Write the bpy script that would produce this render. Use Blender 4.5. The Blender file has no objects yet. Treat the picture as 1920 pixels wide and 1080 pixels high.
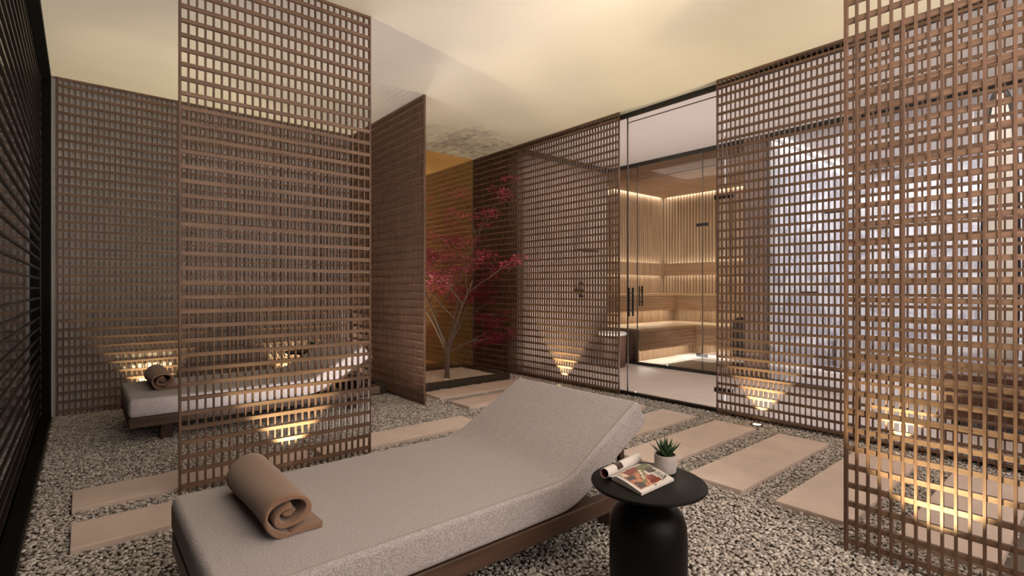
import bpy, math, random
import numpy as np
from mathutils import Vector, Matrix
random.seed(7); rng = np.random.default_rng(7)
S = bpy.context.scene
COL = S.collection
R = math.radians

# ------------------------------------------------------------------ camera
cam_d = bpy.data.cameras.new('camera'); cam = bpy.data.objects.new('camera', cam_d); COL.objects.link(cam)
cam.location = (0, 0, 1.14); cam.rotation_euler = (R(90), 0, -math.atan(808/960))
cam_d.sensor_width = 36; cam_d.lens = 18.0; cam_d.clip_start = .02; cam_d.clip_end = 100
S.camera = cam

# ------------------------------------------------------------------ world, exposure
w = bpy.data.worlds.new('night'); S.world = w; w.use_nodes = True
w.node_tree.nodes['Background'].inputs[0].default_value = (.55, .6, .8, 1)
w.node_tree.nodes['Background'].inputs[1].default_value = .01
S.view_settings.view_transform = 'Standard'; S.view_settings.look = 'None'
S.view_settings.exposure = 0; S.view_settings.gamma = 1
S.cycles.max_bounces = 8; S.cycles.diffuse_bounces = 5; S.cycles.glossy_bounces = 4
S.cycles.transparent_max_bounces = 24; S.cycles.caustics_reflective = False; S.cycles.caustics_refractive = False
S.cycles.sample_clamp_indirect = 6

def area(name, loc, rot, sx, sy, power, color, parent=None, spread=None):
    d = bpy.data.lights.new(name, 'AREA'); d.shape = 'RECTANGLE'; d.size = sx; d.size_y = sy
    d.energy = power; d.color = color
    if spread: d.spread = R(spread)
    o = bpy.data.objects.new(name, d); COL.objects.link(o); o.location = loc; o.rotation_euler = [R(a) for a in rot]
    if parent: o.parent = parent; o.location = Vector(loc) - parent.location
    return o
WARM = (1, .80, .58); SOFT = (1, .86, .72); LED = (1, .90, .76)
# added fill behind the viewer, by the path and the maple; no fittings there
area('rear_fill', (2.4, -1.85, 1.4), (97, 0, 0), 3.6, 2.2, 22, (1, .90, .86))
area('rear_ceiling_fill', (1.45, -1.15, .75), (180, 0, 0), 2.6, 1.4, 235, (1, .90, .84))
area('path_fill', (1.5, 3.95, .10), (180, 0, 0), 1.4, .6, 26, (1, .88, .80))  # unseen lamp added to lift the ceiling at the far end
area('maple_fill', (3.0, 5.62, .14), (180, -35, 0), .45, .4, 34, (1, .84, .66))  # unseen lamp added to brighten the maple, planter and mirror reflection
# low added fill, then overhead light of the wellness corridor and the marble room
area('corridor_low_fill', (5.0, 3.0, .04), (180, 0, 0), .5, 3.4, 75, (1, .87, .80))  # added at floor level to brighten the corridor ceiling
area('corridor_light', (5.4, 2.2, 2.96), (0, 0, 0), 1.0, 5.0, 60, (1, .87, .80))
area('marble_room_light', (7.7, 1.0, 2.94), (0, 0, 0), 1.8, 2.6, 75, (.96, .93, 1))
area('marble_cove_side', (7.7, 2.69, 2.93), (0, 0, 0), 2.5, .05, 6, (1, .95, .95))
area('marble_cove_back', (8.93, 1.0, 2.5), (0, 0, 0), .05, 3.0, 6, (1, .9, .85))

# ------------------------------------------------------------------ materials
MATS = {}
def mat(name, col, rough=.6, metal=0, bump=None, var=None, grain=None, spec=.5, sheen=0):
    """bump=(scale,strength); var=(scale,amount); grain=(axis, scale, amount)"""
    m = bpy.data.materials.new(name); m.use_nodes = True; nt = m.node_tree; N = nt.nodes; L = nt.links
    b = N['Principled BSDF']; b.inputs['Base Color'].default_value = (*col, 1); b.inputs['Roughness'].default_value = rough
    b.inputs['Metallic'].default_value = metal; b.inputs['Specular IOR Level'].default_value = spec
    if sheen: b.inputs['Sheen Weight'].default_value = sheen
    tc = N.new('ShaderNodeTexCoord'); mp = N.new('ShaderNodeMapping'); L.new(tc.outputs['Object'], mp.inputs[0])
    if grain:
        ax, sc, am = grain; s = [sc, sc, sc]; s[ax] = sc*.06; mp.inputs['Scale'].default_value = s
        n = N.new('ShaderNodeTexNoise'); n.inputs['Scale'].default_value = 1; n.inputs['Detail'].default_value = 6; L.new(mp.outputs[0], n.inputs['Vector'])
        r = N.new('ShaderNodeValToRGB'); L.new(n.outputs[0], r.inputs[0])
        r.color_ramp.elements[0].position = .3; r.color_ramp.elements[1].position = .7
        r.color_ramp.elements[0].color = (*[c*(1-am) for c in col], 1); r.color_ramp.elements[1].color = (*[min(1, c*(1+am)) for c in col], 1)
        L.new(r.outputs[0], b.inputs['Base Color'])
    elif var:
        sc, am = var
        n = N.new('ShaderNodeTexNoise'); n.inputs['Scale'].default_value = sc; n.inputs['Detail'].default_value = 5; L.new(mp.outputs[0], n.inputs['Vector'])
        r = N.new('ShaderNodeValToRGB'); L.new(n.outputs[0], r.inputs[0])
        r.color_ramp.elements[0].position = .35; r.color_ramp.elements[1].position = .65
        r.color_ramp.elements[0].color = (*[c*(1-am) for c in col], 1); r.color_ramp.elements[1].color = (*[min(1, c*(1+am)) for c in col], 1)
        L.new(r.outputs[0], b.inputs['Base Color'])
    if bump:
        n2 = N.new('ShaderNodeTexNoise'); n2.inputs['Scale'].default_value = bump[0]; n2.inputs['Detail'].default_value = 3; L.new(tc.outputs['Object'], n2.inputs['Vector'])
        bp = N.new('ShaderNodeBump'); bp.inputs['Strength'].default_value = bump[1]; bp.inputs['Distance'].default_value = .004
        L.new(n2.outputs[0], bp.inputs['Height']); L.new(bp.outputs[0], b.inputs['Normal'])
    MATS[name] = m; return m
def emit(name, col, s):
    m = bpy.data.materials.new(name); m.use_nodes = True; nt = m.node_tree; nt.nodes.clear()
    e = nt.nodes.new('ShaderNodeEmission'); e.inputs[0].default_value = (*col, 1); e.inputs[1].default_value = s
    o = nt.nodes.new('ShaderNodeOutputMaterial'); nt.links.new(e.outputs[0], o.inputs[0]); return m
def glass(name, tint=(.97, .98, .97), ior=1.25):
    m = bpy.data.materials.new(name); m.use_nodes = True; nt = m.node_tree; nt.nodes.clear(); N = nt.nodes; L = nt.links
    t = N.new('ShaderNodeBsdfTransparent'); t.inputs[0].default_value = (*tint, 1)
    g = N.new('ShaderNodeBsdfGlossy'); g.inputs['Roughness'].default_value = .01; g.inputs[0].default_value = (.9, .9, .9, 1)
    f = N.new('ShaderNodeFresnel'); f.inputs[0].default_value = ior
    x = N.new('ShaderNodeMixShader'); o = N.new('ShaderNodeOutputMaterial')
    L.new(f.outputs[0], x.inputs[0]); L.new(t.outputs[0], x.inputs[1]); L.new(g.outputs[0], x.inputs[2]); L.new(x.outputs[0], o.inputs[0]); return m

wood_v = mat('lattice_wood_upright', (.122, .066, .040), .55, grain=(2, 60, .35))  # darker than the rails: shade on the uprights put into the colour
wood_h = mat('lattice_wood_rail', (.165, .096, .060), .55, grain=(1, 60, .35), bump=(150, .2))
wood_hx = mat('lattice_wood_rail_cross', (.165, .096, .060), .55, grain=(0, 60, .35), bump=(150, .2))
ceil_m = mat('painted_ceiling', (.76, .715, .645), .75, var=(1.3, .03))
corr_ceil = mat('corridor_ceiling_paint', (.68, .62, .60), .7)
wall_m = mat('taupe_plaster', (.74, .70, .66), .9, bump=(40, .2), var=(3, .06))
brown_wall = mat('brown_wall_panel', (.13, .085, .065), .6, var=(4, .15))
shower_wall = mat('taupe_stone_wall', (.50, .39, .33), .6, var=(3, .12))
under_m = mat('gravel_bed', (.16, .135, .11), .95)
slab_m = mat('limestone_slab', (.74, .61, .54), .75, bump=(90, .15), var=(5, .06))
tile_m = mat('beige_floor_tile', (.62, .52, .47), .45, var=(2.5, .05))
fabric = mat('grey_boucle_fabric', (.47, .435, .44), .95, bump=(260, 1.0), var=(230, .30), sheen=.2)
piping_m = mat('piping_fabric', (.36, .33, .31), .9)
dark_wood = mat('dark_walnut', (.070, .037, .022), .5, grain=(0, 30, .45))
towel_m = mat('brown_towel', (.27, .155, .095), .95, bump=(600, .5), sheen=.4)
black_m = mat('matt_black_metal', (.012, .011, .010), .45)
table_m = mat('black_lacquer', (.0035, .003, .0026), .45, spec=.14)
frame_black = mat('black_window_frame', (.004, .004, .004), .6, spec=.1)
slat_m = mat('black_blind_slat', (.012, .009, .008), .35)
pane_dark = mat('night_window_pane', (.004, .004, .005), .03, spec=.5)
pot_m = mat('concrete_pot', (.48, .44, .42), .85, bump=(200, .3), var=(30, .06))
soil_m = mat('potting_soil', (.05, .03, .02), .95, bump=(200, .8))
aloe_m = mat('succulent_green', (.035, .085, .035), .45, var=(20, .4))
planter_m = mat('bronze_planter_metal', (.045, .036, .026), .5)
bark_m = mat('maple_bark', (.14, .10, .075), .9, bump=(60, .8), grain=(2, 40, .35))
leaf_m = mat('crimson_leaf', (.33, .026, .075), .6, var=(6, .45))
sauna_w = mat('sauna_cedar', (.50, .35, .24), .55, grain=(2, 20, .22))
sauna_h = mat('sauna_cedar_plank', (.42, .27, .175), .55, grain=(0, 18, .22))
sauna_hy = mat('sauna_cedar_plank_back', (.42, .27, .175), .55, grain=(1, 18, .22))
sauna_d = mat('sauna_backing', (.13, .07, .04), .7)
seat_m = mat('sauna_seat_wood', (.55, .37, .22), .5, grain=(0, 18, .12))
pale_m = mat('pale_joint_wood', (.85, .68, .48), .5)
mat_m = mat('sauna_floor_mat', (.26, .17, .105), .8)
white_m = mat('white_solid_top', (.78, .74, .70), .4)
fluted_m = mat('fluted_walnut', (.15, .085, .06), .5, grain=(2, 20, .3))
bench_m = mat('reddish_bench_wood', (.11, .045, .022), .5, grain=(1, 20, .25))
paper_m = mat('magazine_paper', (.72, .68, .65), .5)
glass_m = glass('clear_glass'); seal_m = mat('dark_glass_edge', (.10, .075, .06), .5)
lens_m = emit('lit_lens', (1, .78, .45), 9)
led_m = emit('led_strip_glow', (1, .93, .9), 2.5)
# marble with veins
marble = mat('white_marble', (.72, .70, .74), .3); _n = marble.node_tree
tc = _n.nodes.new('ShaderNodeTexCoord'); no = _n.nodes.new('ShaderNodeTexNoise'); no.inputs['Scale'].default_value = 1.6; no.inputs['Detail'].default_value = 9; no.inputs['Distortion'].default_value = 1.4
rp = _n.nodes.new('ShaderNodeValToRGB'); e = rp.color_ramp.elements; e[0].position = .40; e[0].color = (.74, .72, .76, 1); e[1].position = .60; e[1].color = (.72, .70, .72, 1)
q = rp.color_ramp.elements.new(.495); q.color = (.38, .36, .40, 1)
_n.links.new(tc.outputs['Object'], no.inputs['Vector']); _n.links.new(no.outputs[0], rp.inputs[0]); _n.links.new(rp.outputs[0], _n.nodes['Principled BSDF'].inputs['Base Color'])
# bronze mirror
mirror_m = bpy.data.materials.new('bronze_mirror'); mirror_m.use_nodes = True; b = mirror_m.node_tree.nodes['Principled BSDF']
b.inputs['Base Color'].default_value = (.98, .60, .24, 1); b.inputs['Metallic'].default_value = .80; b.inputs['Roughness'].default_value = .04

# ------------------------------------------------------------------ mesh helpers
class MB:
    def __init__(s): s.v = []; s.f = []; s.mi = []; s.m = 0
    def box(s, x0, x1, y0, y1, z0, z1):
        n = len(s.v)
        s.v += [(x0,y0,z0),(x1,y0,z0),(x1,y1,z0),(x0,y1,z0),(x0,y0,z1),(x1,y0,z1),(x1,y1,z1),(x0,y1,z1)]
        for f in ((0,3,2,1),(4,5,6,7),(0,1,5,4),(1,2,6,5),(2,3,7,6),(3,0,4,7)): s.f.append([n+i for i in f]); s.mi.append(s.m)
        return s
    def cbox(s, x0, x1, y0, y1, z0, z1, c=.004):
        """box with chamfered edges"""
        n = len(s.v); X = (x0, x1); Y = (y0, y1); Z = (z0, z1); idx = {}
        for i in (0,1):
            for j in (0,1):
                for k in (0,1):
                    sx = c if i == 0 else -c; sy = c if j == 0 else -c; sz = c if k == 0 else -c
                    for a, p in enumerate(((X[i], Y[j]+sy, Z[k]+sz), (X[i]+sx, Y[j], Z[k]+sz), (X[i]+sx, Y[j]+sy, Z[k]))):
                        idx[i,j,k,a] = len(s.v); s.v.append(p)
        I = idx; F = []
        for i in (0,1): F.append([I[i,0,0,0], I[i,1,0,0], I[i,1,1,0], I[i,0,1,0]]); F.append([I[0,i,0,1], I[1,i,0,1], I[1,i,1,1], I[0,i,1,1]]); F.append([I[0,0,i,2], I[1,0,i,2], I[1,1,i,2], I[0,1,i,2]])
        for a in (0,1):
            for b_ in (0,1):
                F.append([I[a,b_,0,0], I[a,b_,1,0], I[a,b_,1,1], I[a,b_,0,1]])
                F.append([I[a,0,b_,0], I[a,1,b_,0], I[a,1,b_,2], I[a,0,b_,2]])
                F.append([I[0,a,b_,1], I[1,a,b_,1], I[1,a,b_,2], I[0,a,b_,2]])
                for k in (0,1): F.append([I[a,b_,k,0], I[a,b_,k,1], I[a,b_,k,2]])
        s.f += F; s.mi += [s.m]*len(F); s.fix = True
        return s
    def lathe(s, cx, cy, prof, n=48, rfun=None):
        o = len(s.v)
        for r, z in prof:
            for i in range(n):
                a = 2*math.pi*i/n; rr = r*(rfun(a, z) if rfun else 1)
                s.v.append((cx+rr*math.cos(a), cy+rr*math.sin(a), z))
        for k in range(len(prof)-1):
            for i in range(n):
                j = (i+1) % n; s.f.append([o+k*n+i, o+k*n+j, o+(k+1)*n+j, o+(k+1)*n+i]); s.mi.append(s.m)
        s.f.append([o+i for i in range(n)][::-1]); s.mi.append(s.m)
        t = o+(len(prof)-1)*n; s.f.append([t+i for i in range(n)]); s.mi.append(s.m)
        return s
    def tube(s, pts, rad, n=8):
        pts = [Vector(p) for p in pts]; o = len(s.v)
        rs = rad if isinstance(rad, (list, tuple)) else [rad]*len(pts)
        up = Vector((.13, .21, .97))
        for i, p in enumerate(pts):
            d = (pts[min(i+1, len(pts)-1)]-pts[max(i-1, 0)]).normalized()
            a = d.cross(up)
            if a.length < .05: a = d.cross(Vector((1, 0, 0)))
            a.normalize(); b = d.cross(a)
            for k in range(n):
                t = 2*math.pi*k/n; s.v.append(tuple(p+rs[i]*(a*math.cos(t)+b*math.sin(t))))
        for i in range(len(pts)-1):
            for k in range(n):
                j = (k+1) % n; s.f.append([o+i*n+k, o+i*n+j, o+(i+1)*n+j, o+(i+1)*n+k]); s.mi.append(s.m)
        s.f.append([o+k for k in range(n)][::-1]); s.mi.append(s.m)
        t = o+(len(pts)-1)*n; s.f.append([t+k for k in range(n)]); s.mi.append(s.m)
        return s
    def loft(s, rings, cap=True):
        o = len(s.v); n = len(rings[0])
        for r in rings: s.v += [tuple(p) for p in r]
        for i in range(len(rings)-1):
            for k in range(n):
                j = (k+1) % n; s.f.append([o+i*n+k, o+i*n+j, o+(i+1)*n+j, o+(i+1)*n+k]); s.mi.append(s.m)
        if cap:
            s.f.append([o+k for k in range(n)][::-1]); s.mi.append(s.m)
            t = o+(len(rings)-1)*n; s.f.append([t+k for k in range(n)]); s.mi.append(s.m)
        return s
    def build(s, name, m, parent=None, smooth=False, label=None):
        me = bpy.data.meshes.new(name)
        off = Vector(parent_world(parent)) if parent else Vector((0,0,0))
        me.from_pydata([tuple(Vector(v)-off) for v in s.v], [], s.f)
        for mm in (m if isinstance(m, list) else [m]): me.materials.append(mm)
        if isinstance(m, list): me.polygons.foreach_set('material_index', s.mi)
        if getattr(s, 'fix', False):
            import bmesh
            bm = bmesh.new(); bm.from_mesh(me); bmesh.ops.recalc_face_normals(bm, faces=bm.faces); bm.to_mesh(me); bm.free()
        if smooth:
            me.polygons.foreach_set('use_smooth', [True]*len(me.polygons))
            me.set_sharp_from_angle(angle=R(40))
        o = bpy.data.objects.new(name, me); COL.objects.link(o)
        if parent: o.parent = parent
        if label: o['label'] = label
        return o
def parent_world(o):
    l = Vector((0,0,0))
    while o: l += o.location; o = o.parent
    return l
def thing(name, label, cat, loc, group=None):
    o = bpy.data.objects.new(name, None); COL.objects.link(o); o.location = loc; o.empty_display_size = .1
    return tag(o, label, cat, group)
def tag(o, label, cat, group=None, kind=None):
    o['label'] = label; o['category'] = cat
    if group: o['group'] = group
    if kind: o['kind'] = kind
    return o
def struct(name, mb, m, label=None, cat=None, **k):
    o = mb.build(name, m, **k); o['kind'] = 'structure'
    if label: o['label'] = label
    if cat: o['category'] = cat
    return o
def sroot(name, loc, label, cat):
    o = thing(name, label, cat, loc); o['kind'] = 'structure'; return o
def copy_tree(o, parent=None):
    c = o.copy(); COL.objects.link(c); c.parent = parent
    for ch in list(o.children): copy_tree(ch, c)
    return c

H = 3.0
# ------------------------------------------------------------------ the setting
struct('floor', MB().box(-.4, 4.44, -2.1, 6.2, -.1, -.012), under_m, 'dark bed under the gravel of the relaxation area', 'floor')
struct('floor_corridor', MB().box(4.44, 9.3, -2.1, 6.2, -.1, 0), tile_m, 'pale beige stone floor behind the glass partition', 'floor')
struct('ceiling', MB().box(-.4, 4.47, -2.1, 6.2, H, H+.1), ceil_m, 'smooth cream painted ceiling over the gravel area', 'ceiling')
struct('ceiling_corridor', MB().box(4.47, 9.3, -2.1, 6.2, H, H+.1), corr_ceil, 'pinkish white ceiling behind the glass partition', 'ceiling')
struct('wall_back', MB().box(-.4, 4.46, 6.09, 6.2, 0, H), wall_m, 'taupe plaster wall behind the far lattice screen', 'wall')
struct('wall_left', MB().box(-.40, -.30, -2.1, 6.2, 0, H), black_m, 'black wall outside the left window', 'wall')
struct('wall_rear', MB().box(-.4, 9.3, -2.2, -2.1, 0, H), wall_m, 'taupe wall behind the viewer', 'wall')
struct('wall_right', MB().box(4.44, 4.56, 5.17, 6.09, 0, H), brown_wall, 'brown wall behind the far end of the long lattice screen', 'wall')
struct('wall_shower', MB().box(4.56, 6.30, 5.17, 5.27, 0, H), shower_wall, 'taupe stone wall with the shower, end of the corridor', 'wall')
struct('trim_1', MB().box(4.56, 6.34, 5.13, 5.17, 2.93, H), black_m, 'black beam on the ceiling above the shower wall', 'trim')

# window on the left: frame, slats, dark pane
wr = sroot('window_1', (-.23, 2, 0), 'black framed night window with horizontal slats along the left side', 'window')
f = MB(); f.box(-.262, -.2, -2.1, 6.03, 0, .05); f.box(-.262, -.2, -2.1, 6.03, 2.95, H); f.box(-.262, -.2, 5.97, 6.03, .05, 2.95)
f.build('window_frame', frame_black, wr)
sl = MB()
for k in range(36):
    z = .09+.0802*k; sl.box(-.2675, -.2605, -2.1, 5.97, z, z+.013)
sl.build('window_slats', slat_m, wr)
MB().box(-.275, -.268, -2.1, 6.08, 0, H).build('window_pane', pane_dark, wr, label='dark glossy pane reflecting the room')

# bronze mirror at the end of the planter
tag(MB().box(2.545, 4.34, 6.035, 6.06, 0, H).build('wall_mirror', mirror_m), 'floor to ceiling bronze tinted mirror behind the red maple', 'mirror')

# ------------------------------------------------------------------ lattice screens
def lattice(label, plane, pos, a0, a1, side, z1=H):
    """plane 'x': stands at X=pos running along Y a0..a1 ; side=-1: rails on the lower-coordinate face"""
    def B(mb, u0, u1, d0, d1, z0, z_1):
        d0, d1 = sorted((pos+d0*side*-1, pos+d1*side*-1))
        if plane == 'x': mb.box(d0, d1, u0, u1, z0, z_1)
        else: mb.box(u0, u1, d0, d1, z0, z_1)
    mid = (a0+a1)/2; loc = (pos, mid, 0) if plane == 'x' else (mid, pos, 0)
    root = thing('lattice_screen', label, 'screen', loc, None)
    n = round((a1-a0)/.0405); st = (a1-a0-.012)/n; v = MB()
    for i in range(1, n):
        u = a0+.006+st*i; B(v, u-.0045, u+.0045, -.009, .009, 0, z1-.001)
    v.build('upright_bars', wood_v, root)
    for u in (a0, a1-.012):
        e_ = MB(); B(e_, u, u+.012, -.013, .010, 0, z1-.001); e_.build('end_post', wood_v, root)
    h = MB()
    for k in range(37): B(h, a0+.012, a1-.012, -.0135, .004, .05+.08*k-.0105, .05+.08*k+.0105)
    B(h, a0+.012, a1-.012, -.0135, .004, z1-.018, z1-.001)
    h.build('cross_rails', wood_h if plane == 'x' else wood_hx, root)
    return root
lattice('brown wooden lattice screen covering the back wall behind the far lounger', 'y', 6.035, -.165, 2.515, -1)
lattice('brown lattice divider standing between the two grey loungers', 'y', 3.32, .408, 1.521, -1)
lattice('brown lattice divider running away from the viewer left of the red maple', 'x', 2.53, 4.306, 6.02, -1)
lattice('long brown lattice screen behind the red maple, left of the glass door', 'x', 4.36, 3.415, 6.024, -1)
lattice('brown lattice screen right of the glass door, with the lit ring uplight before it', 'x', 4.36, -.6, 2.327, -1)
lattice('nearest brown lattice screen, cut off by the right picture edge', 'x', 2.534, -.9, .771, 1)

# ------------------------------------------------------------------ stepping slabs
slabs = []
labs = {
 (0,-1): 'limestone slab behind the nearest lattice screen, nearest the viewer',
 (0,0): 'limestone slab partly hidden by the left edge of the nearest lattice screen',
 (0,1): 'limestone slab lying fully open right of the black side table',
 (0,2): 'limestone slab behind the potted succulent, touching the ring uplight',
 (0,3): 'limestone slab right beside the raised backrest, before the glass door',
 (0,4): 'limestone slab almost fully hidden behind the raised backrest of the near lounger',
 (0,6): 'limestone slab, second one in front of the planter of the maple',
 (0,7): 'limestone slab directly in front of the bronze planter with the maple',
 (1,4): 'limestone slab left of the near lounger foot, closer of the two there',
 (1,5): 'limestone slab left of the lattice divider, farther of the two there',
 (2,5): 'limestone slab seen through and right of the lattice divider, behind the near mattress'}
def slab(c, k):
    x0, x1 = {0: (2.775, 4.08), 1: (-.037, 1.17), 2: (1.235, 2.53)}[c]; y0 = .825+.514*k
    if c > 0: y0 = {4: 2.87, 5: 3.38}[k]
    d = .34 if c == 0 else .315
    slabs.append((x0, x1, y0, y0+d))
    tag(MB().cbox(x0, x1, y0, y0+d, -.011, .03, .003).build('paving_slab', slab_m), labs[(c, k)], 'paving slab', 'limestone stepping slabs in the gravel')
for k in (-1, 0, 1, 2, 3, 4, 6, 7): slab(0, k)
slab(1, 4); slab(1, 5); slab(2, 5)

# ------------------------------------------------------------------ gravel (stuff)
def gravel_mesh(name, m, x0, x1, y0, y1, zf, pitch, size, excl, seed):
    g = np.random.default_rng(seed)
    nx = int((x1-x0)/pitch); ny = int((y1-y0)/pitch)
    X, Y = np.meshgrid(np.arange(nx), np.arange(ny)); X = X.ravel().astype(float); Y = Y.ravel().astype(float)
    X = x0+(X+.5+.5*(Y % 2)+g.uniform(-.35, .35, X.size))*pitch; Y = y0+(Y+.5+g.uniform(-.35, .35, Y.size))*pitch
    keep = (X < x1-.01)
    for a, b_, c, d in excl: keep &= ~((X > a-size*.55) & (X < b_+size*.55) & (Y > c-size*.55) & (Y < d+size*.55))
    X = X[keep]; Y = Y[keep]; n = X.size
    t = (1+5**.5)/2; base = np.array([(-1,t,0),(1,t,0),(-1,-t,0),(1,-t,0),(0,-1,t),(0,1,t),(0,-1,-t),(0,1,-t),(t,0,-1),(t,0,1),(-t,0,-1),(-t,0,1)], float); base /= np.linalg.norm(base[0])
    fc = np.array([(0,11,5),(0,5,1),(0,1,7),(0,7,10),(0,10,11),(1,5,9),(5,11,4),(11,10,2),(10,7,6),(7,1,8),(3,9,4),(3,4,2),(3,2,6),(3,6,8),(3,8,9),(4,9,5),(2,4,11),(6,2,10),(8,6,7),(9,8,1)])
    r = size*g.uniform(.7, 1.25, n); sc = np.stack([r*g.uniform(.8, 1.35, n), r*g.uniform(.6, 1.0, n), r*g.uniform(.35, .65, n)], 1)
    V = base[None]*(1+g.uniform(-.22, .22, (n, 12, 1)))*sc[:, None, :]
    # tilt then yaw
    tx = g.normal(0, .35, n); c, s_ = np.cos(tx)[:, None], np.sin(tx)[:, None]
    V = np.stack([V[..., 0], V[..., 1]*c-V[..., 2]*s_, V[..., 1]*s_+V[..., 2]*c], 2)
    ya = g.uniform(0, 2*np.pi, n); c, s_ = np.cos(ya)[:, None], np.sin(ya)[:, None]
    V = np.stack([V[..., 0]*c-V[..., 1]*s_, V[..., 0]*s_+V[..., 1]*c, V[..., 2]], 2)
    V += np.stack([X, Y, zf+g.uniform(-.005, .005, n)], 1)[:, None, :]
    F = (fc[None]+12*np.arange(n)[:, None, None]).reshape(-1, 3)
    me = bpy.data.meshes.new(name); me.vertices.add(n*12); me.vertices.foreach_set('co', V.reshape(-1).astype(np.float32))
    nf = len(F); me.loops.add(nf*3); me.loops.foreach_set('vertex_index', F.reshape(-1).astype(np.int32))
    me.polygons.add(nf); me.polygons.foreach_set('loop_start', np.arange(0, nf*3, 3, dtype=np.int32)); me.polygons.foreach_set('loop_total', np.full(nf, 3, np.int32))
    me.update(calc_edges=True)
    at = me.attributes.new('tone', 'FLOAT', 'POINT'); at.data.foreach_set('value', np.repeat(g.uniform(0, 1, n), 12).astype(np.float32))
    me.materials.append(m)
    o = bpy.data.objects.new(name, me); COL.objects.link(o); return o
def pebble_mat(name, c0, c1, c2):
    m = bpy.data.materials.new(name); m.use_nodes = True; N = m.node_tree.nodes; L = m.node_tree.links; b = N['Principled BSDF']
    a = N.new('ShaderNodeAttribute'); a.attribute_name = 'tone'; r = N.new('ShaderNodeValToRGB'); L.new(a.outputs['Fac'], r.inputs[0]); L.new(r.outputs[0], b.inputs['Base Color'])
    e = r.color_ramp.elements; e[0].color = (*c0, 1); e[1].color = (*c2, 1); k = e.new(.45); k.color = (*c1, 1); b.inputs['Roughness'].default_value = .8; return m
peb = pebble_mat('gravel_stone', (.30, .27, .245), (.52, .475, .435), (.76, .72, .68))
go = gravel_mesh('gravel', peb, -.19, 4.43, .3, 6.03, .006, .0150, .0100, slabs+[(2.9, 4.08, 4.885, 5.82), (2.56, 2.9, 4.885, 5.82), (2.22, 2.5, 5.07, 5.9)], 3)
tag(go, 'loose beige and grey pebble gravel covering the floor around the slabs', 'gravel', kind='stuff')

# ------------------------------------------------------------------ uplights
def uplight(loc, aim, label, power=85, gold=(1, .83, .48), dz=0):
    r = thing('ground_uplight', label, 'lamp', (*loc, 0), 'recessed ground uplights')
    MB().lathe(loc[0], loc[1], [(.044, -.02), (.046, .012+dz), (.044, .018+dz), (.034, .018+dz), (.033, .014+dz), (.0, .013+dz)], 32).build('ring_housing', black_m, r, smooth=True)
    MB().lathe(loc[0], loc[1], [(.033, .008+dz), (.033, .0145+dz), (.02, .0165+dz), (.0, .017+dz)], 32).build('lens', lens_m, r, smooth=True)
    d = bpy.data.lights.new('uplight_beam', 'SPOT'); d.energy = power; d.color = gold; d.spot_size = R(80); d.spot_blend = .3; d.shadow_soft_size = .02
    o = bpy.data.objects.new('uplight_beam', d); COL.objects.link(o); o.parent = r; o.location = (0, 0, .024)
    dv = Vector(aim); o.rotation_euler = dv.to_track_quat('-Z', 'Y').to_euler()
    return r
uplight((4.262, 1.93), (.02, 0, 1), 'glowing ring uplight in the gravel before the lattice right of the glass door')
uplight((4.262, .98), (.02, 0, 1), 'uplight glowing behind the nearest lattice screen', dz=-.014)
uplight((4.262, 4.206), (.02, 0, 1), 'uplight at the foot of the long lattice screen left of the glass door', dz=-.014)
uplight((.99, 3.185), (0, .02, 1), 'uplight at the foot of the lattice divider between the loungers', power=135)
uplight((2.37, .45), (.02, 0, 1), 'uplight at the foot of the nearest lattice screen', power=95)
uplight((.52, 5.93), (0, .02, 1), 'uplight at the back wall behind the far lounger foot, under the far towel')
uplight((1.81, 5.93), (0, .02, 1), 'uplight at the back wall behind the far side table')

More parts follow.
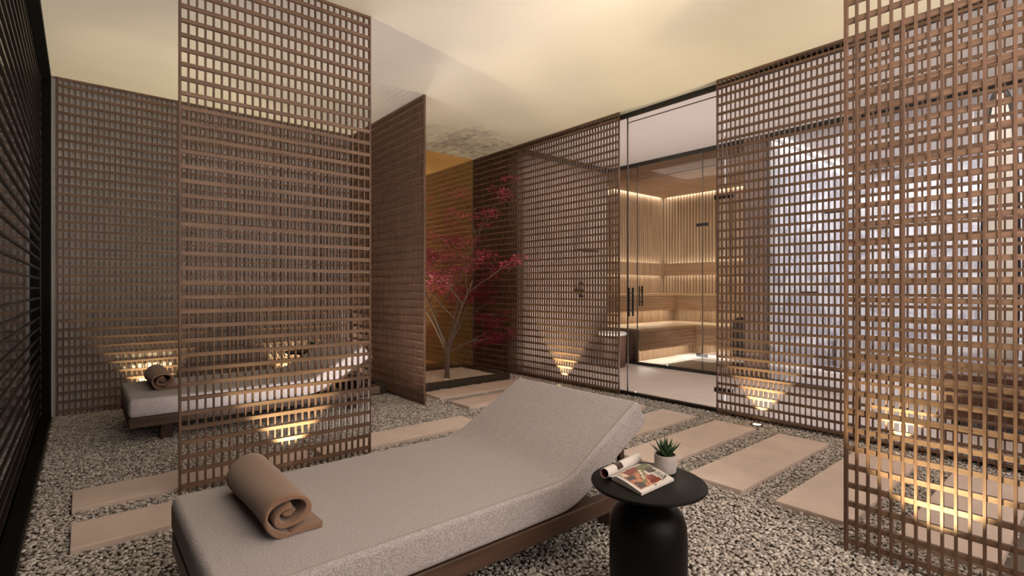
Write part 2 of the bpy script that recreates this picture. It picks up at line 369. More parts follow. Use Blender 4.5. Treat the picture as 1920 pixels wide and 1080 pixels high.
# ------------------------------------------------------------------ loungers
def rrect(w, t, r, n=5):
    pts = []
    for cx, cz, a0 in ((w/2-r, t/2-r, 0), (-w/2+r, t/2-r, 90), (-w/2+r, -t/2+r, 180), (w/2-r, -t/2+r, 270)):
        for i in range(n+1):
            a = R(a0+90*i/n); pts.append((cx+r*math.cos(a), cz+r*math.sin(a)))
    return pts
def lounger(label, x0, y0):
    W = .874; T = .134
    root = thing('sun_lounger', label, 'lounger', (x0+1, y0+W/2, 0), 'grey loungers in the relaxation area')
    # mattress path (centre line) relative to foot end
    ang = R(29); hx = 1.33; path = []; s0 = 0
    P = [(0, 0)]
    for i in range(1, 10): P.append((hx*.93*i/9, 0))
    x, z = P[-1]; steps = 8; seg = .021
    for i in range(1, steps+1):
        a = ang*i/steps; x += seg*math.cos(a); z += seg*math.sin(a); P.append((x, z))
    Lb = .47
    for i in range(1, 7): P.append((x+Lb*math.cos(ang)*i/6, z+Lb*math.sin(ang)*i/6))
    zc = .205+T/2; rings = []
    def ring(px, pz, a, sw, st):
        return [Vector((x0+px-q[1]*st*math.sin(a), y0+W/2+q[0]*sw, zc+pz+q[1]*st*math.cos(a))) for q in rrect(W, T, .020)]
    def tang(i):
        a, b_ = P[max(i-1, 0)], P[min(i+1, len(P)-1)]; return math.atan2(b_[1]-a[1], b_[0]-a[0])
    for e in (0, .25, .6, .85, 1):
        q = math.sqrt(1-(1-e)**2) if e < 1 else 1
        rings.append(ring(.026*(1-q)*0+.026*e-.0, 0, 0, 1-.05*(1-q), 1-.38*(1-q)))
    for i in range(1, len(P)-1): rings.append(ring(P[i][0], P[i][1], tang(i), 1, 1))
    ex, ez = P[-1]; 
    for e in (1, .8, .5, .2, 0):
        q = math.sqrt(1-(1-e)**2); rings.append(ring(ex-.026*e*math.cos(ang), ez-.026*e*math.sin(ang), ang, 1-.05*(1-q), 1-.38*(1-q)))
    m = MB().loft(rings).build('mattress', fabric, root, smooth=True)
    m.data.set_sharp_from_angle(angle=R(75))
    # piping along the top edges
    pp = MB()
    for sgn in (-1, 1):
        pts = []
        for i in range(0, len(P)):
            a = tang(i); px = P[i][0]+(.012 if i == 0 else 0)
            pts.append((x0+px-(T/2+.0005)*math.sin(a), y0+W/2+sgn*(W/2-.017), zc+P[i][1]+(T/2-.0015)*math.cos(a)))
        pp.tube(pts, .0035, 6)
    pp.build('piping', piping_m, m, smooth=True)
    # frame
    fr = MB(); x1 = x0+1.93
    fr.cbox(x0+.004, x1, y0, y0+.055, .13, .203); fr.cbox(x0+.004, x1, y0+W-.055, y0+W, .13, .203)
    fr.cbox(x0+.004, x0+.06, y0+.055, y0+W-.055, .13, .203)
    fr.cbox(x1-.055, x1, y0+.055, y0+W-.055, .13, .203)
    fr.cbox(x0+1.42, x0+1.50, y0+.055, y0+W-.055, .135, .196)
    fr.build('frame', dark_wood, root)
    bs = MB()
    for i in range(15): bs.cbox(x0+.10+.085*i, x0+.155+.085*i, y0+.055, y0+W-.055, .18, .201, .002)
    bs.build('base_slats', dark_wood, root)
    for lx in (x0+.2, x1-.28):
        for ly in (y0+.08, y0+W-.16): MB().cbox(lx, lx+.08, ly, ly+.08, -.01, .132).build('leg', dark_wood, root)
    # tilted back support: two side bars and slats
    su = MB(); bx, bz = x0+P[17][0]-.02, zc+P[17][1]-T/2*math.cos(ang)-.006; n = []
    def tb(s0, s1, ya, yb, th):
        c, s_ = math.cos(ang), math.sin(ang); ox, oz = bx+(T/2)*math.sin(ang), bz
        q = [(s0, 0), (s1, 0), (s1, -th), (s0, -th)]; rr = []
        for yy in (ya, yb): rr.append([Vector((ox+u*c-v*s_, yy, oz+u*s_+v*c)) for u, v in q])
        su.loft(rr)
    for ya in (y0+.06, y0+W-.10): tb(-.06, Lb+.055, ya, ya+.04, .04)
    for i in range(7): tb(.0+.072*i, .035+.072*i, y0+.10, y0+W-.10, .018)
    su.fix = True
    su.build('back_support', dark_wood, root)
    tx, tz = bx+.36*math.cos(ang)+.04, bz+.36*math.sin(ang)-.03
    for ya in (y0+.085, y0+W-.125):
        st = MB(); st.fix = True; st.loft([[Vector((tx, y, tz)) , Vector((tx+.03, y, tz)), Vector((x0+1.78, y, .17)), Vector((x0+1.75, y, .17))] for y in (ya, ya+.022)])
        st.build('prop_strut', dark_wood, root)
    return root
NL = lounger('light grey lounger in the foreground with the brown towel and raised back', .263, 1.476)
lounger2 = copy_tree(NL); lounger2.location = NL.location+Vector((-.007, 3.078, 0))
lounger2['label'] = 'light grey lounger farther back, partly seen through the lattice divider'

# ------------------------------------------------------------------ towels
def towel(label, x, y, z, L=.52, r=.076):
    root = thing('rolled_towel', label, 'towel', (x, y+L/2, z), 'rolled brown towels')
    # spiral cross-section (outer skin with a tail), in XZ, extruded along Y with rounding
    n = 84; out = []; inn = []; th = .021
    for i in range(n+1):
        t = i/n; a = -math.pi*.5-2*math.pi*1.55*(1-t)  # ends at bottom
        rr = r*(.30+.70*t**.9)*(1+.10*math.sin(a*2+1.0)*(1-t)*2)
        out.append((rr, a))
    C = (x, z+r-.002)
    ctr = [(C[0]+rr*.96*math.cos(a)*1.08, C[1]+rr*.96*math.sin(a)) for rr, a in out]
    ctr = [(px, pz) for px, pz in ctr]
    # tail lying on the mattress to +X
    lx, lz = ctr[-1]
    for k in range(1, 9): ctr.append((lx+.0135*k, z+th*.55))
    def off(i, d):
        a, b_ = ctr[max(i-1, 0)], ctr[min(i+1, len(ctr)-1)]; dx, dz = b_[0]-a[0], b_[1]-a[1]; l = math.hypot(dx, dz) or 1
        return (ctr[i][0]-dz/l*d, ctr[i][1]+dx/l*d)
    def section(yv, s, th_, wob):
        A = [off(i, th_/2) for i in range(len(ctr))]; B_ = [off(i, -th_/2) for i in range(len(ctr))][::-1]
        pts = A+B_; o = []
        for k, (px, pz) in enumerate(pts):
            px2 = C[0]+(px-C[0])*s+wob*math.sin(k*.21+yv*9)*.004; pz2 = max(z+.0015, C[1]+(pz-C[1])*s+wob*math.cos(k*.17+yv*7)*.003)
            o.append(Vector((px2, yv, pz2)))
        return o
    ys = [(0, .975, .6), (.004, .99, .85), (.012, 1, 1)]+[(v, 1, 1) for v in (.05, .12, .2, .28, .36, .42, .47)]+[(L-.012, 1, 1), (L-.004, .99, .85), (L, .975, .6)]
    rings = [section(y+v, s*(1-.05*math.sin(v*7)), th*q, 1) for v, s, q in ys]
    m = MB().loft(rings, cap=True); o = m.build('towel_roll', towel_m, root, smooth=True)
    # triangulate the concave end caps
    import bmesh
    bm = bmesh.new(); bm.from_mesh(o.data); bmesh.ops.triangulate(bm, faces=[f_ for f_ in bm.faces if len(f_.verts) > 4]); bmesh.ops.recalc_face_normals(bm, faces=bm.faces); bm.to_mesh(o.data); bm.free()
    # folded core visible in the roll
    rr2 = []
    for v in (.012, .02, .1, .3, L-.1, L-.02, L-.012):
        k = .7 if v in (.012, L-.012) else 1
        rr2.append([Vector((C[0]-.002+.022*k*math.cos(a)*(1+.25*math.sin(3*a)), y+v, C[1]-.002+.015*k*math.sin(a)*(1+.2*math.cos(2*a)))) for a in [2*math.pi*q_/20 for q_ in range(20)]])
    MB().loft(rr2).build('inner_fold', towel_m, root, smooth=True)
    return root
T1 = towel('rolled brown towel lying on the foot end of the foreground lounger', .515, 1.72, .3395)
T2 = copy_tree(T1); T2.location = T1.location+Vector((-.02, 3.12, 0)); T2['label'] = 'rolled brown towel lying on the foot end of the far lounger'

# ------------------------------------------------------------------ side tables, succulents, magazine
def side_table(label, x, y):
    root = thing('side_table', label, 'table', (x, y, 0), 'black mushroom side tables')
    MB().lathe(x, y, [(.0, .432), (.10, .432), (.17, .437), (.196, .444), (.2, .449), (.199, .454), (.194, .457), (.0, .457)], 72).build('tabletop', table_m, root, smooth=True)
    pr_ = [(.0, -.008), (.085, -.008), (.10, .0), (.118, .03), (.129, .07), (.134, .12), (.135, .2), (.134, .27), (.131, .31), (.12, .345), (.10, .368), (.075, .38), (.06, .388), (.053, .40), (.052, .42), (.06, .432), (.0, .433)]
    MB().lathe(x, y, pr_, 64).build('pedestal', table_m, root, smooth=True)
    return root
TX, TY = 1.54, 1.08
ST = side_table('round black side table beside the foreground lounger, with the magazine on it', TX, TY)
ST2 = copy_tree(ST); ST2.location = (1.86, 5.70, 0); ST2['label'] = 'round black side table behind the far lounger, seen through the lattice'
def succulent(label, x, y, z):
    root = thing('potted_succulent', label, 'plant', (x, y, z), 'small potted succulents')
    MB().lathe(x, y, [(.0, 0+z), (.034, z), (.038, z+.004), (.040, z+.03), (.0405, z+.062), (.0395, z+.066), (.0355, z+.066), (.035, z+.056), (.0, z+.055)], 40).build('pot', pot_m, root, smooth=True)
    MB().lathe(x, y, [(.0345, z+.05), (.0345, z+.0575), (.015, z+.061), (.0, z+.062)], 24).build('soil', soil_m, root, smooth=True)
    lf = MB(); rnd = random.Random(4)
    for k in range(20):
        a = k*2.4+.3; tl = .05+.95*(k/19); ln = .072-.012*tl+rnd.uniform(-.006, .006); r0 = .004+.008*tl; w0 = .0075
        rings = []
        for i in range(8):
            t = i/7; out_ = r0+ln*math.sin(R(12+38*tl))*(t**1.15)*(1 if tl < .9 else 1.1); zz = z+.056+ln*math.cos(R(8+34*tl))*t
            wd = w0*(1-t**1.5)*(1+.5*math.sin(math.pi*t))+.0004; th = .003*(1-t)+.0003
            c = Vector((x+out_*math.cos(a), y+out_*math.sin(a), zz)); sd = Vector((-math.sin(a), math.cos(a), 0)); nr = Vector((-math.cos(a), -math.sin(a), .5)).normalized()
            rings.append([c+sd*wd+nr*th*.8, c+nr*0, c-sd*wd+nr*th*.8, c-sd*wd*.5-nr*th, c+sd*wd*.5-nr*th])
        lf.loft(rings)
    lf.build('leaves', aloe_m, root, smooth=True)
    return root
SU = succulent('spiky green succulent in a concrete pot on the near side table', 1.662, 1.089, .457)
SU2 = copy_tree(SU); SU2.location = (1.93, 5.66, .457); SU2['label'] = 'spiky succulent in a pot on the far side table, behind the lattice'

# magazine: right page stack lies flat, left part is rolled under itself
mg = thing('open_magazine', 'open magazine with a rolled left page and food photos on the side table', 'magazine', (1.5, 1.1, .457))
ax = Vector((.999, .035, 0)); PA = Vector((1.408, 1.012, .457)); PB = Vector((1.603, 1.016, .457)); PC = Vector((1.640, 1.170, .457)); PD = Vector((1.445, 1.166, .457))
# page stack: u across from spine (PD->PA is the fore edge?)  u along X, v along Y
def pg(u, v, h): # bilinear
    p = PA.lerp(PB, u).lerp(PD.lerp(PC, u), v); return Vector((p.x, p.y, .4575+h))
def page_z(v): # stack swells toward the spine (v=1)
    return .009+.011*math.sin(min(1, max(0, v))*math.pi*.62)
nv = 14; rings = []
for i in range(nv+1):
    v = i/nv; h = page_z(v); drop = .012*max(0, v-.85)/.15
    rings.append([pg(0, v, .0005), pg(1, v, .0005), pg(1, v, h-drop), pg(0, v, h-drop)])
blk = MB().loft(rings); blk.fix = True; blk.build('page_block', paper_m, mg)
# printed page layer: picture blocks on the top sheet
cols = {'page_print_cream': (.62, .50, .36), 'page_print_red': (.22, .035, .02), 'page_print_orange': (.50, .20, .10), 'page_print_dark': (.055, .03, .02), 'page_print_green': (.16, .17, .07), 'page_print_grey': (.42, .40, .37)}
CM = {k: mat(k, c, .45, var=(120, .45)) for k, c in cols.items()}
pm = MB(); names = list(cols)
def patch(mi, poly, lift=.0007):
    pm.m = mi; nn = len(poly)
    # subdivide in strips so that it follows the curved page
    us = [p[0] for p in poly]; vs = [p[1] for p in poly]; u0, u1, v0, v1 = min(us), max(us), min(vs), max(vs); K = 10; M_ = 10
    def inside(u, v):
        c = False; j = nn-1
        for i in range(nn):
            if (vs[i] > v) != (vs[j] > v) and u < (us[j]-us[i])*(v-vs[i])/(vs[j]-vs[i])+us[i]: c = not c
            j = i
        return c
    o = len(pm.v)
    for i in range(K+1):
        for j in range(M_+1):
            u = u0+(u1-u0)*i/K; v = v0+(v1-v0)*j/M_; pm.v.append(tuple(pg(u, v, page_z(v)+lift)))
    for i in range(K):
        for j in range(M_):
            if inside(u0+(u1-u0)*(i+.5)/K, v0+(v1-v0)*(j+.5)/M_):
                q_ = [o+i*(M_+1)+j, o+(i+1)*(M_+1)+j, o+(i+1)*(M_+1)+j+1, o+i*(M_+1)+j+1]; pm.f.append(q_); pm.mi.append(mi)
patch(2, [(.07, .10), (.62, .10), (.62, .86), (.07, .86)])
patch(3, [(.09, .12), (.28, .12), (.30, .30), (.12, .38)], .001)
patch(1, [(.45, .12), (.74, .12), (.70, .42), (.50, .40)], .0012)
patch(1, [(.07, .62), (.62, .70), (.62, .93), (.07, .90)], .0009)
patch(3, [(.10, .48), (.30, .46), (.32, .64), (.10, .66)], .0012)
patch(0, [(.07, .66), (.22, .64), (.22, .86), (.07, .88)], .0014)
patch(4, [(.28, .20), (.36, .20), (.72, .74), (.60, .80)], .0016)
patch(0, [(.38, .36), (.44, .34), (.62, .70), (.54, .72)], .0019)
patch(4, [(.66, .62), (.95, .60), (.95, .92), (.62, .92)], .0013)
patch(3, [(.70, .48), (.90, .46), (.86, .70), (.72, .72)], .0017)
patch(5, [(.78, .14), (.93, .14), (.93, .42), (.78, .42)], .0010)
patch(3, [(.72, .085), (.74, .085), (.96, .20), (.95, .22)], .0014)
patch(3, [(.44, .04), (.50, .04), (.50, .065), (.44, .065)], .0014)
pm.build('printed_page', [CM[n_] for n_ in names], mg)
# rolled left page
rl = MB(); a0 = Vector((1.432, 1.188, 0)); a1 = Vector((1.662, 1.214, 0)); r0 = .0185
sec = []
for end in (0, 1/6, 2/6, 3/6, 4/6, 5/6, 1):
    c = a0.lerp(a1, end); d = (a1-a0).normalized(); nrm = Vector((-d.y, d.x, 0)); o_, i_ = [], []
    for k in range(25):
        t = -.5*math.pi+2*math.pi*.98*k/24; rr = r0*(1-.06*k/24)
        o_.append(c+nrm*rr*math.cos(t)+Vector((0, 0, .4585+r0+rr*math.sin(t))))
        i_.append(c+nrm*(rr-.0014)*math.cos(t)+Vector((0, 0, .4585+r0+(rr-.0014)*math.sin(t))))
    sec.append(o_+i_[::-1])
rl.loft(sec); rl.fix = True; rl.build('rolled_page', paper_m, mg, smooth=True)
il = MB(); sec = []
for end in (.004, .33, .66, .996):
    c = a0.lerp(a1, end); o_, i_ = [], []
    for k in range(21):
        t = 2*math.pi*k/20.5; rr = r0-.0030
        o_.append(c+nrm*rr*math.cos(t)+Vector((0, 0, .4585+r0+rr*math.sin(t)))); i_.append(c+nrm*(rr-.001)*math.cos(t)+Vector((0, 0, .4585+r0+(rr-.001)*math.sin(t))))
    sec.append(o_+i_[::-1])
il.loft(sec); il.fix = True; il.build('rolled_inner_page', CM['page_print_red'], mg, label='dark red printed inner side')
bl = MB(); sec = []
for end in (.26, .36, .42):
    c = a0.lerp(a1, end); o_, i_ = [], []
    for k in range(7):
        t = math.pi*(1.0-.12*k)-(.1 if end > .3 else .0); rr = r0+.0009
        o_.append(c-nrm*rr*math.cos(math.pi-t)+Vector((0, 0, .4585+r0+rr*math.sin(t)))); i_.append(c-nrm*(rr-.0006)*math.cos(math.pi-t)+Vector((0, 0, .4585+r0+(rr-.0006)*math.sin(t))))
    sec.append(o_+i_[::-1])
bl.loft(sec); bl.fix = True; bl.build('printed_blot', CM['page_print_dark'], mg)
sp = MB(); sp.loft([[pg(0, .96, .010), pg(0, 1.04, .006), pg(0, 1.18, .004), pg(0, 1.18, .0055), pg(0, 1.04, .008), pg(0, .96, .012)], [pg(1, .96, .010), pg(1, 1.04, .006), pg(1, 1.18, .004), pg(1, 1.18, .0055), pg(1, 1.04, .008), pg(1, .96, .012)]])
sp.fix = True; sp.build('spine_page', paper_m, mg)

# ------------------------------------------------------------------ planters and maple
def planter(label, x0, x1, y0, y1, h=.08, wd=.09):
    r = thing('planter_box', label, 'planter', ((x0+x1)/2, (y0+y1)/2, 0))
    p = MB(); p.cbox(x0, x1, y0, y0+wd, -.01, h, .002); p.cbox(x0, x1, y1-wd, y1, -.01, h, .002); p.cbox(x0, x0+wd, y0+wd, y1-wd, -.01, h, .002); p.cbox(x1-wd, x1, y0+wd, y1-wd, -.01, h, .002)
    p.build('rim', planter_m, r); MB().box(x0+wd, x1-wd, y0+wd, y1-wd, -.01, .05).build('bed', under_m, r)
    return r
planter('low dark bronze planter box holding the red maple', 2.56, 4.08, 4.885, 5.90)
planter('low dark planter box left of the receding lattice divider', 2.22, 2.505, 5.07, 5.90, .12, .06)
pg2 = pebble_mat('fine_gravel_stone', (.55, .48, .40), (.72, .64, .53), (.82, .75, .65))
tag(gravel_mesh('planter_gravel', pg2, 2.65, 3.99, 4.975, 5.81, .056, .0115, .0075, [(3.33, 3.41, 5.18, 5.26)], 5), 'fine pale gravel inside the planter around the maple trunk', 'gravel', kind='stuff')

tr = thing('japanese_maple', 'small crimson japanese maple growing in the bronze planter', 'tree', (3.37, 5.22, .05))
br = MB(); tips = []; rt = random.Random(21)
def limb(p, d, L, r, depth):
    pts = [p.copy()]; rs = [r]; dd = d.copy(); n = 6
    for i in range(n):
        dd = (dd+Vector((rt.uniform(-.16, .16), rt.uniform(-.16, .16), rt.uniform(-.07, .10)))).normalized()
        q = pts[-1]+dd*L/n
        if q.x > 4.26: q.x = 4.26-rt.random()*.03; dd.x = -abs(dd.x)*.3
        if q.x < 2.60: q.x = 2.62
        if q.y > 5.9: q.y = 5.9; dd.y *= -.5
        pts.append(q); rs.append(r*(1-.55*(i+1)/n))
    br.tube(pts, rs, 7 if depth < 2 else 5)
    if depth >= 3:
        tips.append((pts[-1], dd)); tips.append((pts[3], dd)); return
    for k in range({0: 5, 1: 3, 2: 3}[depth]):
        t = rt.choice([3, 4, 5, 6]) if depth else 6
        a = rt.uniform(0, 2*math.pi); sp_ = {1: .9, 2: 1.1}.get(depth, .6)
        nd = (dd+Vector((math.cos(a)*sp_, math.sin(a)*sp_*.7, rt.uniform(-.25, .25)))).normalized()
        limb(pts[t], nd, L*rt.uniform(.55, .75), rs[t]*.72, depth+1)
    if depth == 2: tips.append((pts[-1], dd))
base = Vector((3.37, 5.22, .04))
trunk = [base, base+Vector((0, 0, .12)), base+Vector((.01, .0, .22)), base+Vector((.012, .01, .34))]
br.tube(trunk, [.034, .030, .029, .027], 12)
fork = trunk[-1]
for d, L, r in ((Vector((-.42, .05, 1)), .85, .016), (Vector((-.10, .1, 1)), 1.0, .017), (Vector((.22, .0, 1)), .95, .019), (Vector((.42, -.05, 1)), .9, .015), (Vector((.95, .0, .42)), .60, .012), (Vector((.62, .1, .72)), .80, .013)):
    limb(fork+Vector((0, 0, -.06+rt.random()*.05)), d.normalized(), L, r, 1)
limb(Vector((3.56, 5.25, 1.2)), Vector((.42, .1, .95)).normalized(), .95, .009, 2)
br.build('trunk_and_branches', bark_m, tr, smooth=True)
lv = MB(); lr = random.Random(5); count = 0
verts = []; faces = []
for tp, dd in tips:
    for k in range(64):
        c = tp+Vector((lr.gauss(0, .085), lr.gauss(0, .075), lr.gauss(0, .028)))
        if c.x > 4.31 or c.x < 2.575 or c.y > 5.98: continue
        a = lr.uniform(0, 6.28); s_ = lr.uniform(.016, .027); tilt = Vector((lr.gauss(0, .35), lr.gauss(0, .35), 1)).normalized()
        e1 = tilt.cross(Vector((math.cos(a), math.sin(a), .1))).normalized(); e2 = tilt.cross(e1)
        # five-lobed palmate leaf: alternating lobe tips and notches
        o = len(verts); ring_ = []
        for j, (an, rr) in enumerate(((-140, .75), (-100, .25), (-70, 1.0), (-35, .3), (0, 1.2), (35, .3), (70, 1.0), (100, .25), (140, .75), (180, .2))):
            p = c+s_*rr*(e1*math.cos(R(an))+e2*math.sin(R(an)))-tilt*s_*.2*(rr > .5); verts.append(tuple(p-parent_world(tr))); ring_.append(o+j)
        faces.append(ring_)
me = bpy.data.meshes.new('foliage'); me.from_pydata(verts, [], faces); me.materials.append(leaf_m)
fo = bpy.data.objects.new('foliage', me); COL.objects.link(fo); fo.parent = tr

# ------------------------------------------------------------------ glass partition
gp = sroot('window_2', (4.46, 2, 0), 'clear glass partition in a black frame behind the lattice screens on the right', 'window')
t = MB(); t.box(4.44, 4.48, -2.1, 5.17, 2.957, H); t.build('top_track', black_m, gp)
t = MB(); t.box(4.44, 4.48, -2.1, 5.17, -.01, .04); t.build('bottom_track', black_m, gp)
MB().box(4.456, 4.466, 3.386, 5.13, .04, 2.957).build('glass_pane', glass_m, gp)
MB().box(4.456, 4.466, -2.1, 2.30, .04, 2.957).build('glass_pane', glass_m, gp)
MB().box(4.456, 4.466, 2.30, 3.386, 2.903, 2.957).build('transom_pane', glass_m, gp)
MB().box(4.454, 4.468, 3.378, 3.388, .04, 2.957).build('edge_seal', seal_m, gp); MB().box(4.454, 4.468, 2.31, 3.378, 2.896, 2.902).build('edge_seal', seal_m, gp)
def handle(mb, x, y, z0, z1):
    for dx in (-.03, .04):
        mb.cbox(x+dx-.008, x+dx+.008, y-.010, y+.010, z0, z1, .002)
    for z in (z0+.06, z1-.06): mb.box(x-.03, x+.04, y-.006, y+.006, z-.006, z+.006)
d1 = sroot('door_1', (4.46, 2.85, 0), 'frameless glass door in the partition, between the two lattice screens', 'door')
MB().box(4.456, 4.466, 2.306, 3.380, .045, 2.897).build('glass_leaf', glass_m, d1)
hb = MB(); handle(hb, 4.46, 3.345, .84, 1.145); hb.build('pull_handle', black_m, d1)
for z in (.21, 1.97):
    MB().cbox(4.44, 4.482, 2.22, 2.40, z-.02, z+.02, .003).build('hinge', black_m, d1)

# ------------------------------------------------------------------ sauna front and doors
def front(x, y0, y1, n, label):
    g = sroot(n, (x, (y0+y1)/2, 0), label, 'window')
    MB().box(x-.02, x+.02, y0, y1, 2.945, H).build('top_track', black_m, g)
    MB().box(x-.02, x+.02, y0, y1, 0, .045).build('bottom_track', black_m, g); return g
sf = front(6.34, 3.03, 5.17, 'window_3', 'glass sauna front in black tracks across the corridor')
MB().box(6.335, 6.345, 4.637, 5.17, .045, 2.945).build('glass_pane', glass_m, sf)
MB().box(6.335, 6.345, 3.03, 3.586, .045, 2.945).build('glass_pane', glass_m, sf)
for y_ in (3.589, 4.634): MB().box(6.333, 6.347, y_-.006, y_+.006, .045, 2.945).build('edge_seal', seal_m, sf)
MB().box(6.333, 6.347, 3.03, 4.74, 2.742, 2.750).build('edge_seal', seal_m, sf)
d2 = sroot('door_2', (6.34, 4.1, 0), 'glass sauna door with a black double bar handle', 'door')
MB().box(6.335, 6.345, 3.592, 4.631, .05, 2.94).build('glass_leaf', glass_m, d2)
hb = MB(); handle(hb, 6.34, 4.575, .87, 1.17); hb.build('pull_handle', black_m, d2)
for z in (.24, 1.985): MB().cbox(6.32, 6.362, 3.52, 3.67, z-.02, z+.02, .003).build('hinge', black_m, d2)
mf = front(6.34, -2.1, 2.74, 'window_4', 'glass front of the marble room in black tracks')
MB().box(6.335, 6.345, .9, 1.98, .045, 2.945).build('glass_pane', glass_m, mf)
MB().box(6.335, 6.345, -2.1, .88, .045, 2.945).build('glass_pane', glass_m, mf)
d3 = sroot('door_3', (6.34, 2.35, 0), 'glass door of the marble room behind the lattice right of the sauna', 'door')
MB().box(6.335, 6.345, 2.0, 2.735, .05, 2.94).build('glass_leaf', glass_m, d3)
MB().cbox(6.285, 6.31, 2.17, 2.36, 1.075, 1.10, .003).build('pull_handle', black_m, d3)
for z in (.24, 1.985): MB().cbox(6.32, 6.362, 1.93, 2.12, z-.018, z+.018, .003).build('hinge', black_m, d3)

# ------------------------------------------------------------------ sauna room
struct('wall_divider', MB().box(6.32, 9.1, 2.76, 3.03, 0, H), brown_wall, 'dark brown wall end between the sauna and the marble room', 'wall')
struct('wall_sauna_left', MB().box(6.3, 9.2, 6.05, 6.15, 0, H), sauna_d)
struct('wall_sauna_back', MB().box(9.12, 9.25, -2.1, 6.15, 0, H), sauna_d)
struct('ceiling_sauna', MB().box(6.36, 9.02, 3.06, 5.95, 2.955, 2.985), sauna_h, 'cedar ceiling panel of the sauna', 'ceiling')
cs = MB()
for i in range(16): cs.box(6.37+.045*i, 6.37+.045*i+.03, 3.06, 5.95, 2.944, 2.955)
struct('trim_2', cs, sauna_hy, 'thin cedar battens under the front of the sauna ceiling', 'trim')
v = MB(); y = 3.06
n = 46
for i in range(n): v.box(9.06, 9.12, 3.04+i*.0655, 3.04+i*.0655+.047, 0, 2.99)
struct('trim_3', v, sauna_w, 'upright cedar battens on the back wall of the sauna', 'trim')
v = MB()
for i in range(42): v.box(6.38+i*.0655, 6.38+i*.0655+.047, 6.0, 6.05, 0, 2.99)
struct('trim_4', v, sauna_w, 'upright cedar battens on the left wall of the sauna', 'trim')
struct('trim_5', MB().box(6.38, 9.06, 3.03, 3.045, 0, 2.95), sauna_h, 'cedar lining on the right sauna wall', 'trim')
# backrest boards
bk = thing('sauna_wall_board', 'cedar board running round the sauna walls above the upper bench', 'wall board', (8.9, 5.8, 1.38))
b_ = MB(); b_.cbox(6.40, 8.98, 5.88, 5.91, 1.385, 1.625); b_.build('side_board', sauna_w, bk)
b_ = MB(); b_.cbox(8.94, 8.97, 3.06, 5.88, 1.385, 1.625); b_.build('back_board', sauna_hy, bk)
area('backrest_glow', (7.7, 5.955, 1.60), (180, 0, 0), 2.5, .04, 3, LED); area('backrest_glow', (7.7, 5.955, 1.41), (0, 0, 0), 2.5, .04, 3, LED)
area('backrest_glow', (9.01, 4.5, 1.60), (180, 0, 0), .04, 2.8, 3, LED); area('backrest_glow', (9.01, 4.5, 1.41), (0, 0, 0), .04, 2.8, 3, LED)
area('sauna_ceiling_glow', (7.7, 5.975, 2.97), (0, 0, 0), 2.6, .04, 5.5, LED); area('sauna_ceiling_glow', (9.04, 4.5, 2.97), (0, 0, 0), .04, 2.8, 5.5, LED)
def lbench(name, label, x_in, y_in, z0, z1, rec, nsl, glow):
    r = thing(name, label, 'bench', (x_in, y_in, 0))
    s = MB(); s.cbox(6.42, 9.06, y_in+.001, 6.0, z1-.045, z1, .003); s.build('side_seat', seat_m, r)
    s = MB(); s.cbox(x_in+.001, 9.06, 3.05, y_in, z1-.045, z1, .003); s.build('back_seat', seat_m, r)
    hh = (z1-.047-z0)/nsl
    a_ = MB(); c = MB()
    for k in range(nsl):
        a_.cbox(6.42, x_in+.022, y_in, y_in+.022, z0+k*hh+.002, z0+(k+1)*hh-.011, .003)
        c.cbox(x_in, x_in+.022, 3.05, y_in, z0+k*hh+.002, z0+(k+1)*hh-.011, .003)
    bb = MB(); bb.box(6.42, x_in+.02, y_in+.012, y_in+.03, z0+.005, z1-.05); bb.box(x_in+.012, x_in+.03, 3.05, y_in+.012, z0+.005, z1-.05); bb.build('light_backing', pale_m, r, label='pale strips in the joints')
    a_.fix = True; c.fix = True
    a_.build('side_front_boards', sauna_h, r); c.build('back_front_boards', sauna_hy, r)
    f1 = MB(); f2 = MB(); x = 6.42; zb = glow
    while x < x_in+rec: f1.box(x, x+.016, y_in+rec, y_in+rec+.02, zb, z0+.15); x += .028
    y = 3.05
    while y < y_in+rec: f2.box(x_in+rec, x_in+rec+.02, y, y+.016, zb, z0+.15); y += .028
    pb = MB(); pb.box(6.42, x_in+rec+.03, y_in+rec+.02, y_in+rec+.035, zb, z0+.15); pb.box(x_in+rec+.02, x_in+rec+.035, 3.05, y_in+rec+.02, zb, z0+.15); pb.build('plinth_backing', sauna_d, r)
    f1.build('side_fluted_plinth', sauna_w, r); f2.build('back_fluted_plinth', sauna_w, r)
    area('bench_glow', ((6.42+x_in)/2, y_in+rec*.55, z0+.03), (-25, 0, 0), x_in-6.5, .03, 5, LED, r); area('bench_glow', (x_in+rec*.55, (3.05+y_in)/2, z0+.03), (0, 25, 0), .03, y_in-3.1, 4, LED, r)
    return r
lbench('sauna_bench', 'lower cedar sauna bench, L shaped, nearest the floor', 7.97, 4.63, .19, .52, .2, 5, 0)
lbench('sauna_bench', 'upper cedar sauna bench, L shaped, above the lower one', 8.50, 5.34, .74, 1.035, .17, 5, .52)
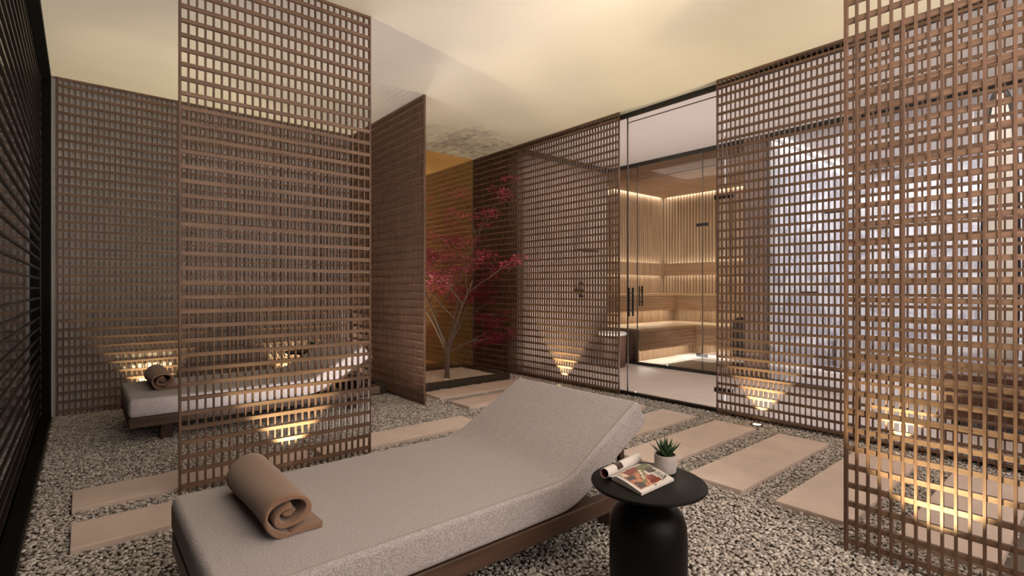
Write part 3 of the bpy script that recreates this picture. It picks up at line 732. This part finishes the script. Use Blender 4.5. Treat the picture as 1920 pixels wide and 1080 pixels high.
# bench end panel
ep = MB()
for i in range(5): ep.cbox(6.375, 6.415, 4.66+i*.1, 4.755+i*.1, .0, .50, .004)
tag(ep.build('bench_end_panel', fluted_m), 'dark wooden panel closing the left end of the lower sauna bench', 'panel')
tag(MB().cbox(6.40, 7.75, 3.15, 4.30, .0, .022).build('floor_mat', mat_m), 'brown mat on the sauna floor inside the glass door', 'mat')
ht = thing('sauna_heater', 'black box shaped sauna heater seen through the lattice right of the door', 'heater', (6.95, 3.3, 0))
MB().cbox(6.9, 7.2, 3.16, 3.46, 0, .70).build('body', black_m, ht)
st_ = MB(); rs_ = random.Random(3)
for k in range(40):
    cx, cy = 6.93+rs_.random()*.24, 3.19+rs_.random()*.24; st_.lathe(cx, cy, [(0, .695), (.02, .70), (.026, .715), (.018, .732), (0, .736)], 7)
st_.build('stones', bark_m, ht)
area('sauna_light', (7.6, 4.4, 2.9), (0, 0, 0), .8, .8, 24, LED)

# ------------------------------------------------------------------ marble room
struct('wall_marble_side', MB().box(6.40, 9.1, 2.72, 2.76, 0, H), marble, 'white marble side wall of the bright room', 'wall')
struct('wall_marble_back', MB().box(9.0, 9.12, -2.1, 2.72, 0, H), marble, 'white marble back wall of the bright room', 'wall')
tag(MB().box(6.42, 8.95, 2.665, 2.70, 2.975, 2.99).build('led_strip', led_m), 'lit strip at the ceiling along the marble side wall', 'light strip')
tag(MB().box(8.95, 8.98, -1.5, 2.66, 2.33, 2.36).build('led_strip', led_m), 'thin lit line across the marble back wall', 'light strip')
tub = thing('marble_bench', 'pale stone bench along the marble back wall', 'bench', (8.7, .7, 0))
MB().cbox(8.4, 8.995, -1.5, 2.66, 0, .45, .01).build('seat_block', marble, tub)

# ------------------------------------------------------------------ corridor things
dr = thing('drum_stool', 'fluted wooden drum stool with a white top behind the long lattice screen', 'stool', (5.93, 4.78, 0))
MB().lathe(5.93, 4.78, [(0, 0), (.19, 0), (.195, .02), (.205, .44), (.2, .455), (0, .455)], 96, rfun=lambda a, z: 1-.02*abs(math.sin(a*16))).build('fluted_body', fluted_m, dr)
MB().lathe(5.93, 4.78, [(0, .455), (.205, .457), (.215, .47), (.212, .49), (.2, .5), (0, .502)], 64).build('top', white_m, dr, smooth=True)
wb = thing('corridor_bench', 'low reddish brown wooden bench seen through the nearest lattice screen', 'bench', (5.75, .45, 0))
MB().cbox(5.45, 5.9, -.1, .95, .40, .44).build('seat', bench_m, wb); MB().cbox(5.47, 5.88, -.08, .93, .06, .40).build('body', bench_m, wb)
for lx in (5.5, 5.8):
    for ly in (-.05, .85): MB().cbox(lx, lx+.05, ly, ly+.05, 0, .06).build('leg', black_m, wb)
# shower fittings on the end wall
sh = thing('rain_shower', 'black overhead shower on the stone wall behind the long lattice screen', 'shower', (5.55, 5.17, 1.7))
MB().tube([(5.55, 5.17, 1.70), (5.55, 4.88, 1.70), (5.55, 4.85, 1.68)], .011, 10).build('arm', black_m, sh, smooth=True)
MB().lathe(5.55, 4.85, [(0, 1.655), (.12, 1.655), (.122, 1.665), (.03, 1.675), (0, 1.68)], 40).build('shower_head', black_m, sh, smooth=True)
va = thing('shower_valve', 'black shower mixer with two knobs below the overhead shower', 'valve', (5.6, 5.17, 1.1))
MB().cbox(5.53, 5.70, 5.12, 5.17, 1.07, 1.12).build('body', black_m, va)
for z in (1.02, 1.20): MB().tube([(5.66, 5.17, z), (5.66, 5.11, z)], .02, 14).build('knob', black_m, va)
# tall rounded panel at the right edge
pm_ = thing('rounded_panel', 'tall narrow rounded grey panel with a black rim at the far right, behind the lattices', 'panel', (6.0, .66, .2))
def oval(rx, rz, x, n=64):
    return [Vector((x, .66+rx*math.copysign(abs(math.cos(2*math.pi*k/n))**.6, math.cos(2*math.pi*k/n)), 1.42+rz*math.sin(2*math.pi*k/n))) for k in range(n)]
o_ = MB(); o_.loft([oval(.10, 1.39, 6.0), oval(.10, 1.39, 6.04)]); o_.build('panel_face', wall_m, pm_)
o_ = MB(); q0 = oval(.11, 1.40, 6.0); o_.tube(q0+q0[:1], .016, 8); o_.build('rim', black_m, pm_, smooth=True)
